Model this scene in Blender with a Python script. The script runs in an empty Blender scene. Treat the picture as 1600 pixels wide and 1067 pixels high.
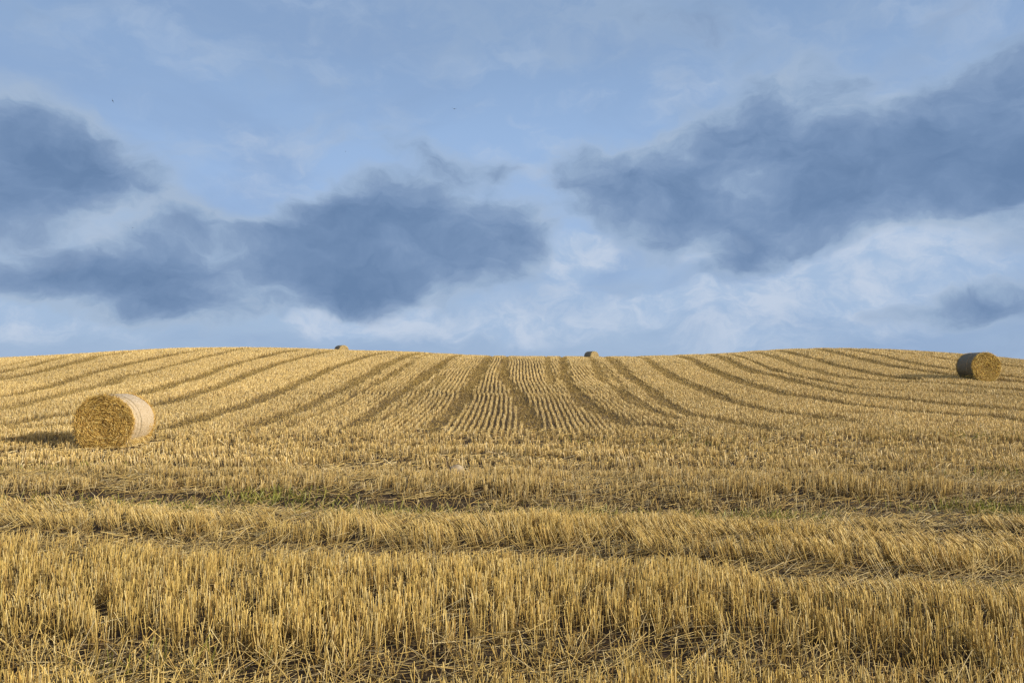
import bpy, math, random
import numpy as np
from mathutils import Matrix, Vector

random.seed(7)
rng = np.random.default_rng(11)
C = bpy.context.scene.collection
R = math.radians

# ------------------------------------------------------------------ camera
EYE = 1.6
PITCH = math.atan(56.5 / 1200.0)
cam_data = bpy.data.cameras.new("camera")
cam = bpy.data.objects.new("camera", cam_data)
C.objects.link(cam)
cam_data.sensor_width = 36.0
cam_data.lens = 27.0
cam_data.clip_start = 0.05
cam_data.clip_end = 6000.0
cam.location = (0, 0, EYE)
cam.rotation_euler = (R(90) + PITCH, 0, 0)
bpy.context.scene.camera = cam


def ray(px, py):
    """direction (x, y=1 scaled, z) of a photograph pixel"""
    cx, cy = px - 800.0, 533.5 - py
    cp, sp = math.cos(PITCH), math.sin(PITCH)
    f = 1200.0
    y = f * cp - cy * sp
    z = f * sp + cy * cp
    return cx / y, z / y


def azel(px, py):
    u, v = ray(px, py)
    return math.atan2(u, 1.0), math.atan2(v, math.hypot(u, 1.0))


# ------------------------------------------------------------------ sun, sky, exposure
SUN_EL, SUN_AZ = R(19), R(90 + 23)          # azimuth from +Y towards +X
sun_data = bpy.data.lights.new("sun", 'SUN')
sun_data.energy = 5.0
sun_data.angle = R(0.6)
sun_data.color = (1.0, 0.90, 0.74)
sun = bpy.data.objects.new("sun", sun_data)
C.objects.link(sun)
to_sun = Vector((math.sin(SUN_AZ) * math.cos(SUN_EL), math.cos(SUN_AZ) * math.cos(SUN_EL), math.sin(SUN_EL)))
sun.rotation_euler = to_sun.to_track_quat('Z', 'Y').to_euler()
sun.location = to_sun * 100

sc = bpy.context.scene
sc.view_settings.view_transform = 'Standard'
sc.view_settings.look = 'None'
sc.view_settings.gamma = 1.0
sc.view_settings.exposure = 0.28
sc.view_settings.use_curve_mapping = False


def lin(r, g, b):
    o = []
    for c in (r, g, b):
        c /= 255.0
        o.append(c / 12.92 if c <= 0.04045 else ((c + 0.055) / 1.055) ** 2.4)
    return o


def build_world():
    w = bpy.data.worlds.new("World")
    sc.world = w
    w.use_nodes = True
    w.cycles.sampling_method = 'MANUAL'; w.cycles.sample_map_resolution = 256
    nt = w.node_tree
    N, L = nt.nodes, nt.links
    N.clear()
    out = N.new('ShaderNodeOutputWorld')
    bg = N.new('ShaderNodeBackground')
    STR = 0.1
    bg.inputs['Strength'].default_value = STR * 2 ** -0.28
    L.new(bg.outputs[0], out.inputs[0])

    def col(r, g, b):
        return [c / STR for c in lin(r, g, b)] + [1]

    def math_(op, a, b=None, c=None, clamp=False):
        n = N.new('ShaderNodeMath'); n.operation = op; n.use_clamp = clamp
        for i, v in enumerate((a, b, c)):
            if v is None: continue
            if isinstance(v, (int, float)): n.inputs[i].default_value = v
            else: L.new(v, n.inputs[i])
        return n.outputs[0]

    def smooth(v, a, b, t0=0.0, t1=1.0):
        n = N.new('ShaderNodeMapRange'); n.interpolation_type = 'SMOOTHSTEP'
        L.new(v, n.inputs[0])
        n.inputs[1].default_value = a; n.inputs[2].default_value = b
        n.inputs[3].default_value = t0; n.inputs[4].default_value = t1
        return n.outputs[0]

    def mixc(f, a, b):
        n = N.new('ShaderNodeMix'); n.data_type = 'RGBA'
        if isinstance(f, float): n.inputs[0].default_value = f
        else: L.new(f, n.inputs[0])
        for s, v in ((6, a), (7, b)):
            if isinstance(v, list): n.inputs[s].default_value = v
            else: L.new(v, n.inputs[s])
        return n.outputs[2]

    tc = N.new('ShaderNodeTexCoord')
    sep = N.new('ShaderNodeSeparateXYZ'); L.new(tc.outputs['Generated'], sep.inputs[0])
    az = math_('ARCTAN2', sep.outputs[0], sep.outputs[1])
    el = math_('ARCSINE', sep.outputs[2])
    comb = N.new('ShaderNodeCombineXYZ'); L.new(az, comb.inputs[0]); L.new(el, comb.inputs[1])
    ae = comb.outputs[0]

    def noise(vec, scale, detail, rough, dist=0.0, off=(0, 0, 0), sc_=(1, 1, 1), rot=0.0):
        m = N.new('ShaderNodeMapping'); L.new(vec, m.inputs[0])
        m.inputs[1].default_value = off; m.inputs[3].default_value = sc_; m.inputs[2].default_value = (0, 0, rot)
        n = N.new('ShaderNodeTexNoise'); L.new(m.outputs[0], n.inputs['Vector'])
        n.inputs['Scale'].default_value = scale; n.inputs['Detail'].default_value = detail
        n.inputs['Roughness'].default_value = rough; n.inputs['Distortion'].default_value = dist
        return n

    # ragged edges: the az/el coordinates are warped by noise before the cloud masses are laid in
    def warp(vec, scale, amp, detail, off):
        n = noise(vec, scale, detail, 0.55, 0, off, (1, 1.5, 1))
        s = N.new('ShaderNodeVectorMath'); s.operation = 'SUBTRACT'; L.new(n.outputs['Color'], s.inputs[0])
        s.inputs[1].default_value = (0.5, 0.5, 0.5)
        m = N.new('ShaderNodeVectorMath'); m.operation = 'SCALE'; L.new(s.outputs[0], m.inputs[0]); m.inputs['Scale'].default_value = amp
        a = N.new('ShaderNodeVectorMath'); a.operation = 'ADD'; L.new(vec, a.inputs[0]); L.new(m.outputs[0], a.inputs[1])
        z = N.new('ShaderNodeVectorMath'); z.operation = 'MULTIPLY'; L.new(a.outputs[0], z.inputs[0]); z.inputs[1].default_value = (1, 1, 0)
        return z.outputs[0]
    wv = warp(warp(ae, 6.0, 0.075, 3, (3.1, 0.7, 0)), 20.0, 0.040, 6, (1.1, 2.7, 0))

    def blobs(items, soft=0.8):
        acc = None
        for px, py, rx, ry, ang, wgt in items:
            a, e = azel(px, py)
            m = N.new('ShaderNodeMapping'); m.vector_type = 'TEXTURE'
            L.new(wv, m.inputs[0])
            m.inputs[1].default_value = (a, e, 0)
            m.inputs[2].default_value = (0, 0, R(ang))
            m.inputs[3].default_value = (rx / 1200 * 1.32, ry / 1200 * 1.32, 1)
            g = N.new('ShaderNodeTexGradient'); g.gradient_type = 'SPHERICAL'; L.new(m.outputs[0], g.inputs[0])
            s = smooth(g.outputs['Fac'], 0, soft)
            acc = math_('MULTIPLY_ADD', s, wgt, acc if acc is not None else 0.0)
        return acc

    dark = blobs([
        # left upper mass
        (10, 240, 120, 90, 0, .8), (90, 265, 130, 90, -10, .8), (40, 320, 110, 60, 10, .7), (160, 310, 90, 50, -20, .5), (110, 190, 120, 35, -12, .3), (-120, 280, 150, 150, 0, .8),
        # grey shreds between
        (220, 290, 90, 45, -30, .35), (285, 310, 75, 50, -25, .45), (270, 350, 90, 45, 0, .40), (350, 355, 80, 30, 0, .45),
        # left lower mass
        (70, 430, 110, 50, 0, .75), (160, 415, 130, 60, 0, .7), (240, 390, 90, 45, 20, .6), (190, 465, 170, 50, -5, .7), (300, 455, 110, 55, 0, .8), (330, 490, 130, 30, 0, .4),
        (420, 395, 110, 45, 0, .6), (420, 440, 130, 45, 0, .5), (400, 440, 110, 35, -10, .3), (440, 485, 80, 25, 0, .25),
        # centre mass
        (560, 340, 130, 70, 15, .8), (640, 330, 110, 60, 0, .55), (600, 400, 190, 80, 0, 1.1), (740, 370, 160, 75, -5, .9), (780, 405, 90, 45, 0, .5), (520, 430, 140, 70, -10, .9), (660, 440, 130, 55, 0, .7), (820, 350, 70, 45, 0, .5), (480, 370, 120, 50, 20, .6),
        (540, 475, 80, 30, -20, .4), (690, 250, 100, 30, -15, .35), (730, 275, 80, 28, -5, .5), (785, 268, 35, 14, 30, .3), (620, 235, 50, 18, 0, .2),
        # right mass
        (925, 270, 95, 60, -10, .8), (1010, 310, 130, 85, 0, .9), (1090, 360, 130, 60, -10, .7), (1140, 270, 150, 90, 0, .8), (1120, 200, 130, 60, 20, .6), (1210, 160, 110, 50, 30, .4), (1340, 230, 130, 60, 10, .4), (1240, 350, 140, 65, 10, .8), (1280, 270, 160, 90, 0, .7),
        (1400, 290, 170, 75, 10, .9), (1530, 270, 150, 85, 15, .9), (1460, 190, 190, 75, 20, .6), (1300, 180, 120, 50, 30, .35), (1570, 190, 150, 80, 10, .65), (1700, 250, 200, 150, 10, .9), (1280, 120, 150, 55, 40, .4), (1400, 110, 150, 40, 30, .25), (1190, 90, 80, 40, 0, .2),
        (1150, 410, 80, 35, 20, .6), (1080, 440, 60, 25, 0, .25), (970, 445, 60, 28, 0, .5), (985, 390, 40, 30, 0, .2), (840, 465, 55, 50, 0, .32), (810, 430, 50, 30, 20, .25),
        # low shreds at right
        (1560, 460, 130, 32, 6, .8), (1500, 485, 70, 28, 0, .6), (1620, 480, 120, 40, 0, .6), (1375, 485, 55, 20, 0, .6), (1265, 477, 30, 10, 10, .3), (1245, 490, 30, 10, 0, .3),
        # thin grey high veil
        (560, 60, 240, 110, 10, .13), (850, 20, 260, 90, 0, .28), (1000, 60, 200, 70, 20, .15), (1540, 110, 180, 50, 25, .4), (1250, 60, 160, 45, 30, .25), (1100, 20, 200, 60, 0, .15), (60, 20, 120, 60, 0, .12),
    ])
    lite = blobs([
        (105, 372, 100, 36, 8, 1.1), (185, 335, 60, 26, 10, 1.1), (15, 395, 60, 40, 0, .8), (110, 400, 120, 25, 0, .5), (60, 505, 200, 30, -5, .8), (30, 480, 80, 30, 0, .5), (560, 500, 140, 22, 5, .6), (590, 478, 60, 20, 20, .7), (665, 465, 55, 22, 40, 1.1), (600, 485, 90, 24, 15, .9), (505, 500, 60, 20, 0, .5), (1050, 470, 90, 25, 10, .5), (480, 475, 50, 25, 0, .5),
        (900, 400, 70, 45, 0, .9), (940, 380, 60, 35, 0, .7), (870, 440, 60, 40, 0, .6), (1085, 390, 40, 25, 0, 1.0), (1160, 370, 18, 14, 0, .6), (1500, 345, 130, 30, 5, .8), (1400, 390, 200, 40, 14, .9), (1250, 430, 160, 30, 12, .7), (1450, 430, 240, 35, 8, .8),
        (850, 500, 280, 50, 5, .75), (1250, 510, 280, 50, 5, .75), (1100, 470, 160, 30, 0, .5), (1370, 165, 60, 22, 55, .5), (1120, 140, 90, 22, 20, .35), (270, 350, 40, 30, 0, .5), (450, 250, 180, 50, -20, .35), (200, 250, 30, 20, -40, .5), (800, 250, 120, 60, 0, .3),
        (1540, 60, 160, 60, 25, .4), (1350, 30, 160, 50, 15, .35), (430, 300, 90, 25, 0, .4), (620, 270, 60, 25, 0, .3), (930, 170, 160, 60, 10, .25), (310, 445, 50, 14, 0, .5), (640, 515, 300, 25, 0, .3),
    ])
    n1 = noise(wv, 4.0, 7, 0.56, 0.2, (1.3, 2.2, 0), (1, 2.0, 1), 0.25)
    n2 = noise(wv, 16.0, 7, 0.66, 0.2, (5.3, 0.2, 0), (1, 1.5, 1), 0.2)
    n3 = noise(ae, 2.4, 6, 0.55, 0.5, (9.3, 4.2, 0), (1, 2.4, 1), -0.6)
    n4 = noise(wv, 8.0, 7, 0.6, 0.2, (2.3, 7.2, 0), (1, 2.0, 1), 0.3)
    nn = math_('SUBTRACT', n1.outputs['Fac'], 0.5)
    nn2 = math_('SUBTRACT', n2.outputs['Fac'], 0.5)
    nn4 = math_('SUBTRACT', n4.outputs['Fac'], 0.5)
    D = math_('MULTIPLY_ADD', nn, 1.0, math_('MULTIPLY', dark, 1.14))
    D = math_('MULTIPLY_ADD', nn2, 1.15, D)
    D = math_('MULTIPLY_ADD', nn4, 0.9, D)
    D = math_('MULTIPLY_ADD', lite, -0.42, D)
    # base sky: Nishita sky seen through a thin milky veil
    sky = N.new('ShaderNodeTexSky'); sky.sky_type = 'NISHITA'; sky.sun_disc = False
    sky.sun_elevation = SUN_EL; sky.sun_rotation = SUN_AZ
    sky.air_density = 1.0; sky.dust_density = 0.6; sky.ozone_density = 2.0

    def ramp_(v, stops):
        r = N.new('ShaderNodeValToRGB'); L.new(v, r.inputs[0]); cr = r.color_ramp
        while len(cr.elements) < len(stops): cr.elements.new(0.5)
        for e_, (p_, c_) in zip(cr.elements, stops):
            e_.position = p_; e_.color = lin(*c_) + [1]
        q = N.new('ShaderNodeVectorMath'); q.operation = 'SCALE'; L.new(r.outputs[0], q.inputs[0]); q.inputs['Scale'].default_value = 1 / STR
        return q.outputs[0]
    rc = ramp_(math_('MULTIPLY', el, 2.0, clamp=True),
               [(0.0, (157, 181, 213)), (0.14, (163, 187, 218)), (0.42, (161, 190, 230)), (0.62, (154, 184, 224)), (0.82, (139, 168, 207)), (1.0, (132, 161, 199))])
    base = mixc(0.93, sky.outputs[0], rc)
    base = mixc(smooth(n3.outputs['Fac'], 0.40, 0.66, 0, 0.55), base, col(136, 163, 201))
    base = mixc(smooth(nn4, -0.02, 0.24, 0, 0.55), base, col(172, 192, 219))
    # bright cloud
    Lf = math_('MULTIPLY_ADD', nn2, 0.9, math_('MULTIPLY_ADD', nn4, 1.3, lite))
    lf = smooth(Lf, 0.12, 1.25, 0, 0.9)
    base = mixc(lf, base, mixc(smooth(n2.outputs['Fac'], .35, .65), col(166, 190, 220), col(196, 209, 228)))
    # dark cloud with paler, slightly warm fringe
    dc = ramp_(math_('MULTIPLY_ADD', nn, 1.1, math_('MULTIPLY_ADD', nn4, 1.1, math_('MULTIPLY_ADD', nn2, .35, smooth(D, 0.1, 2.9, 0, .86)))),
               [(0.0, (165, 184, 208)), (0.2, (149, 172, 201)), (0.42, (132, 156, 189)), (0.68, (117, 143, 179)), (1.0, (99, 127, 165))])
    cover = smooth(D, -0.10, 1.15, 0, 0.93)
    final = mixc(cover, base, dc)
    # unseen sky behind the camera, added bright and warm to fill the shadows
    dt = N.new('ShaderNodeVectorMath'); dt.operation = 'DOT_PRODUCT'; L.new(tc.outputs['Generated'], dt.inputs[0])
    dt.inputs[1].default_value = (0.45, -0.89, 0.05)
    back_fill = smooth(dt.outputs['Value'], -0.15, 0.75, 0, 0.6)
    final = mixc(back_fill, final, [c * 1.2 for c in col(255, 236, 214)[:3]] + [1])
    L.new(final, bg.inputs[0])


build_world()


# ------------------------------------------------------------------ helpers
def vnoise(x, y, scale, seed=0, octs=3):
    """smooth value noise, numpy, about -1..1"""
    x = np.asarray(x, float); y = np.asarray(y, float)
    out = np.zeros(np.broadcast(x, y).shape); amp = 1.0; tot = 0
    for o in range(octs):
        xs = x / scale + 17.3 * seed + 5.1 * o; ys = y / scale - 9.7 * seed + 3.3 * o
        xi = np.floor(xs).astype(np.int64); yi = np.floor(ys).astype(np.int64)
        fx = xs - xi; fy = ys - yi
        fx = fx * fx * (3 - 2 * fx); fy = fy * fy * (3 - 2 * fy)

        def h(a, b):
            n = (a * 374761393 + b * 668265263 + (seed * 31 + o) * 974711) & 0x7fffffff
            n = ((n ^ (n >> 13)) * 1274126177) & 0x7fffffff
            return ((n ^ (n >> 16)) & 0xffff) / 32767.5 - 1.0
        v = (h(xi, yi) * (1 - fx) + h(xi + 1, yi) * fx) * (1 - fy) + (h(xi, yi + 1) * (1 - fx) + h(xi + 1, yi + 1) * fx) * fy
        out += v * amp; tot += amp; amp *= 0.5; scale *= 0.5
    return out / tot * 1.4


def sstep(a, b, t):
    t = np.clip((t - a) / (b - a), 0, 1)
    return t * t * (3 - 2 * t)


def pchip(xk, yk):
    xk = np.array(xk, float); yk = np.array(yk, float)
    h = np.diff(xk); d = np.diff(yk) / h
    m = np.zeros_like(yk); m[0] = d[0]; m[-1] = d[-1]
    for i in range(1, len(xk) - 1):
        if d[i - 1] * d[i] > 0:
            w1 = 2 * h[i] + h[i - 1]; w2 = h[i] + 2 * h[i - 1]
            m[i] = (w1 + w2) / (w1 / d[i - 1] + w2 / d[i])

    def f(x):
        x = np.clip(x, xk[0], xk[-1])
        i = np.clip(np.searchsorted(xk, x) - 1, 0, len(xk) - 2)
        t = (x - xk[i]) / h[i]
        return (yk[i] * (1 + 2 * t) * (1 - t) ** 2 + h[i] * m[i] * t * (1 - t) ** 2
                + yk[i + 1] * t * t * (3 - 2 * t) + h[i] * m[i + 1] * t * t * (t - 1))
    return f


def tag(o, label, cat=None, group=None, kind=None):
    o['label'] = label
    if cat: o['category'] = cat
    if group: o['group'] = group
    if kind: o['kind'] = kind
    return o


def mesh_np(name, verts, quads, mat=None, colors=None, parent=None, smooth=False):
    me = bpy.data.meshes.new(name)
    verts = np.asarray(verts, np.float32); quads = np.asarray(quads, np.int32)
    nv, nq, k = len(verts), len(quads), quads.shape[1]
    me.vertices.add(nv); me.vertices.foreach_set('co', verts.ravel())
    me.loops.add(nq * k); me.loops.foreach_set('vertex_index', quads.ravel())
    me.polygons.add(nq); me.polygons.foreach_set('loop_start', np.arange(0, nq * k, k, dtype=np.int32))
    if smooth: me.polygons.foreach_set('use_smooth', np.ones(nq, bool))
    if colors is not None:
        ca = me.color_attributes.new('col', 'FLOAT_COLOR', 'POINT')
        c4 = np.ones((nv, 4), np.float32); c4[:, :3] = colors
        ca.data.foreach_set('color', c4.ravel())
    me.update(calc_edges=True)
    if mat: me.materials.append(mat)
    o = bpy.data.objects.new(name, me); C.objects.link(o)
    if parent: o.parent = parent
    return o


# ------------------------------------------------------------------ terrain
B_near = pchip([-50, 0, 12, 17, 20, 23, 27, 31, 34, 38, 43, 48, 52, 57, 62, 70, 80, 90, 110, 150, 220, 320, 2000],
               [0.0, 0, 0.0, -0.02, .14, .38, .70, 1.10, 1.37, 1.82, 2.35, 2.80, 3.08, 3.35, 3.52, 3.66, 3.70, 3.66, 3.2, 1.6, -1.5, -4, -12])
_cx = np.array([-200, -90, -60, -45, -38, -33, -28.5, -24.6, -21, -16.6, -12, -9.5, -4.75, -2.4, 4.75, 9.5, 12, 14, 19, 23.7, 28.2, 33.2, 38, 45, 60, 90, 200], float)
_cz = np.array([-.5, .9, 2.0, 2.65, 3.05, 3.33, 3.61, 3.81, 3.86, 3.81, 3.64, 3.61, 3.4, 3.29, 3.2, 3.19, 3.28, 3.36, 3.66, 3.81, 3.74, 3.37, 2.93, 2.5, 1.9, 1.0, -.5], float)
_crest = np.array([[0, 559.4], [100, 553.7], [200, 547.7], [281, 543.5], [350, 542.5], [450, 543.5], [500, 545], [550, 547], [600, 548], [700, 552.5], [750, 555],
                   [900, 556.7], [950, 556.5], [1000, 556.5], [1050, 555], [1100, 553], [1200, 547], [1300, 543.5], [1394, 545], [1500, 552.8], [1600, 562]])
STUB = 0.13
adj = np.array(_cz)


def base_z(x, y, cz=None):
    lat = pchip(_cx, adj if cz is None else cz)(x) - 3.35
    s = sstep(26, 60, y) * (1 - 0.0 * y)
    return B_near(y) + lat * s


# fit the lateral profile so that the skyline stands where the photograph has it
_ys = np.linspace(30, 100, 300)
for _ in range(12):
    fz = []
    for px, py in _crest:
        u, v = ray(px, py)
        zz = base_z(u * _ys, _ys, adj) + STUB
        sl = (zz - EYE) / _ys
        k = int(np.argmax(sl))
        fz.append((u * _ys[k], (v - sl[k]) * _ys[k]))
    fz = np.array(sorted(fz))
    cor = np.interp(_cx, fz[:, 0], fz[:, 1])
    cor[(_cx < fz[0, 0] - 8) | (_cx > fz[-1, 0] + 8)] *= 0.5
    adj = adj + cor * 0.8

# wheel ruts and gaps of the headland: (distance as function of x), half width, depth
RUTS = [
    (lambda x: 9.72 - 0.09 * x + 0.10 * np.sin(x * .9), 0.88, 0.10),
    (lambda x: 6.75 - 0.17 * x + 0.14 * np.sin(x * 1.3 + 1), 0.38, 0.06),
    (lambda x: 12.9 - 0.04 * x + 0.2 * np.sin(x * .5), 0.35, 0.05),
    (lambda x: 4.1 + 0.02 * x + 0.14 * np.sin(x * 1.7), 0.36, 0.04),
]


def ground_z(x, y):
    x = np.asarray(x, float); y = np.asarray(y, float)
    z = base_z(x, y)
    z = z + 0.035 * vnoise(x, y, 2.2, 3, 3) * (1 - .8 * sstep(17, 22, y)) + 0.10 * vnoise(x, y, 14, 5, 2) * sstep(12, 30, y) * sstep(60, 45, y)
    for f, hw, dep in RUTS:
        t = (y - f(x)) / hw
        z = z - dep * np.exp(-t * t) * (0.75 + 0.5 * vnoise(x, y, 1.5, 8, 2)) * (np.abs(x) < 40)
    z = z + 0.012 * vnoise(x, y, 0.22, 9, 2) * (y < 22)
    return z


def hit(px, py, off=0.10, dmax=60):
    u, v = ray(px, py)
    ys = np.linspace(3, dmax, 1500)
    g = base_z(u * ys, ys) + off
    r = EYE + v * ys
    k = np.nonzero(r < g)[0]
    d = ys[k[0]] if len(k) else dmax
    return u * d, d


# ------------------------------------------------------------------ materials
def mat_straw(name, rough=0.55, transl=0.12, sat=1.0):
    m = bpy.data.materials.new(name); m.use_nodes = True
    nt = m.node_tree; N = nt.nodes; L = nt.links
    p = N['Principled BSDF']
    a = N.new('ShaderNodeAttribute'); a.attribute_name = 'col'
    L.new(a.outputs['Color'], p.inputs['Base Color'])
    p.inputs['Roughness'].default_value = rough
    p.inputs['Specular IOR Level'].default_value = 0.35
    if transl:
        tr = N.new('ShaderNodeBsdfTranslucent'); L.new(a.outputs['Color'], tr.inputs[0])
        mx = N.new('ShaderNodeMixShader'); mx.inputs[0].default_value = transl
        L.new(p.outputs[0], mx.inputs[1]); L.new(tr.outputs[0], mx.inputs[2])
        L.new(mx.outputs[0], N['Material Output'].inputs[0])
    return m


def mat_ground():
    m = bpy.data.materials.new('soil_with_litter'); m.use_nodes = True
    nt = m.node_tree; N = nt.nodes; L = nt.links
    p = N['Principled BSDF']; p.inputs['Roughness'].default_value = 0.95; p.inputs['Specular IOR Level'].default_value = 0.15
    tc = N.new('ShaderNodeTexCoord')

    def noise(scale, detail, rough, s=(1, 1, 1), rot=0):
        mp = N.new('ShaderNodeMapping'); L.new(tc.outputs['Object'], mp.inputs[0]); mp.inputs[3].default_value = s; mp.inputs[2].default_value = (0, 0, rot)
        n = N.new('ShaderNodeTexNoise'); L.new(mp.outputs[0], n.inputs['Vector'])
        n.inputs['Scale'].default_value = scale; n.inputs['Detail'].default_value = detail; n.inputs['Roughness'].default_value = rough
        return n.outputs['Fac']

    def ramp(f, stops):
        r = N.new('ShaderNodeValToRGB'); L.new(f, r.inputs[0]); cr = r.color_ramp
        while len(cr.elements) < len(stops): cr.elements.new(0.5)
        for e, (q, c) in zip(cr.elements, stops): e.position = q; e.color = (*c, 1)
        return r.outputs[0]
    soil = ramp(noise(9, 8, 0.7), [(0.3, (0.018, 0.012, 0.008)), (0.55, (0.048, 0.031, 0.019)), (0.75, (0.10, 0.068, 0.04))])
    litter = ramp(noise(40, 4, 0.7), [(0.3, (0.16, 0.10, 0.04)), (0.7, (0.42, 0.30, 0.13))])
    f1 = noise(60, 3, 0.6, (1, 0.18, 1), 0.5); f2 = noise(60, 3, 0.6, (0.18, 1, 1), 0.2)
    mx = N.new('ShaderNodeMath'); mx.operation = 'MAXIMUM'; L.new(f1, mx.inputs[0]); L.new(f2, mx.inputs[1])
    big = noise(0.8, 4, 0.6)
    ad = N.new('ShaderNodeMath'); ad.operation = 'MULTIPLY_ADD'; L.new(big, ad.inputs[0]); ad.inputs[1].default_value = 0.35; L.new(mx.outputs[0], ad.inputs[2])
    sp = N.new('ShaderNodeSeparateXYZ'); L.new(tc.outputs['Object'], sp.inputs[0])
    chaff = N.new('ShaderNodeMapRange'); L.new(sp.outputs[1], chaff.inputs[0]); chaff.inputs[1].default_value = 16; chaff.inputs[2].default_value = 22; chaff.inputs[3].default_value = 0; chaff.inputs[4].default_value = 0.11
    ad2 = N.new('ShaderNodeMath'); ad2.operation = 'ADD'; L.new(ad.outputs[0], ad2.inputs[0]); L.new(chaff.outputs[0], ad2.inputs[1])
    mr = N.new('ShaderNodeMapRange'); mr.interpolation_type = 'SMOOTHSTEP'; L.new(ad2.outputs[0], mr.inputs[0]); mr.inputs[1].default_value = 0.74; mr.inputs[2].default_value = 0.92
    mix = N.new('ShaderNodeMix'); mix.data_type = 'RGBA'; L.new(mr.outputs[0], mix.inputs[0]); L.new(soil, mix.inputs[6]); L.new(litter, mix.inputs[7])
    L.new(mix.outputs[2], p.inputs['Base Color'])
    b = N.new('ShaderNodeBump'); b.inputs['Strength'].default_value = 0.7; b.inputs['Distance'].default_value = 0.03
    L.new(noise(22, 8, 0.75), b.inputs['Height']); L.new(b.outputs[0], p.inputs['Normal'])
    return m


M_STUB = mat_straw('cut_stubble', 0.5, 0.15)
M_LOOSE = mat_straw('loose_straw', 0.5, 0.10)
M_WEED = mat_straw('green_weed', 0.5, 0.25)
M_BALE = mat_straw('bale_straw', 0.6, 0.05)
M_GROUND = mat_ground()


# ------------------------------------------------------------------ ground sheet
def build_ground():
    def spaced(a, b, n, p):
        t = np.linspace(0, 1, n)
        return a + (b - a) * t ** p
    ys = np.concatenate([-spaced(1.0, 1500, 40, 4)[::-1], np.linspace(-0.9, 2.4, 12), np.arange(2.5, 22, 0.06), np.arange(22, 70, 0.35), np.arange(70, 120, 1.5), spaced(121, 2500, 50, 3)])
    xp = np.concatenate([np.arange(0, 9, 0.07), np.arange(9, 17, 0.15), np.arange(17, 60, 0.5), spaced(61, 2500, 45, 3)])
    xs = np.concatenate([-xp[:0:-1], xp])
    X, Y = np.meshgrid(xs, ys)
    Z = ground_z(X, Y)
    v = np.stack([X, Y, Z], -1).reshape(-1, 3)
    nx, ny = len(xs), len(ys)
    i = (np.arange(ny - 1)[:, None] * nx + np.arange(nx - 1)[None]).ravel()
    q = np.stack([i, i + 1, i + 1 + nx, i + nx], -1)
    o = mesh_np('ground', v, q, M_GROUND, smooth=True)
    tag(o, 'brown soil of the harvested field rising to a low hill', 'ground', kind='structure')


build_ground()

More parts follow.
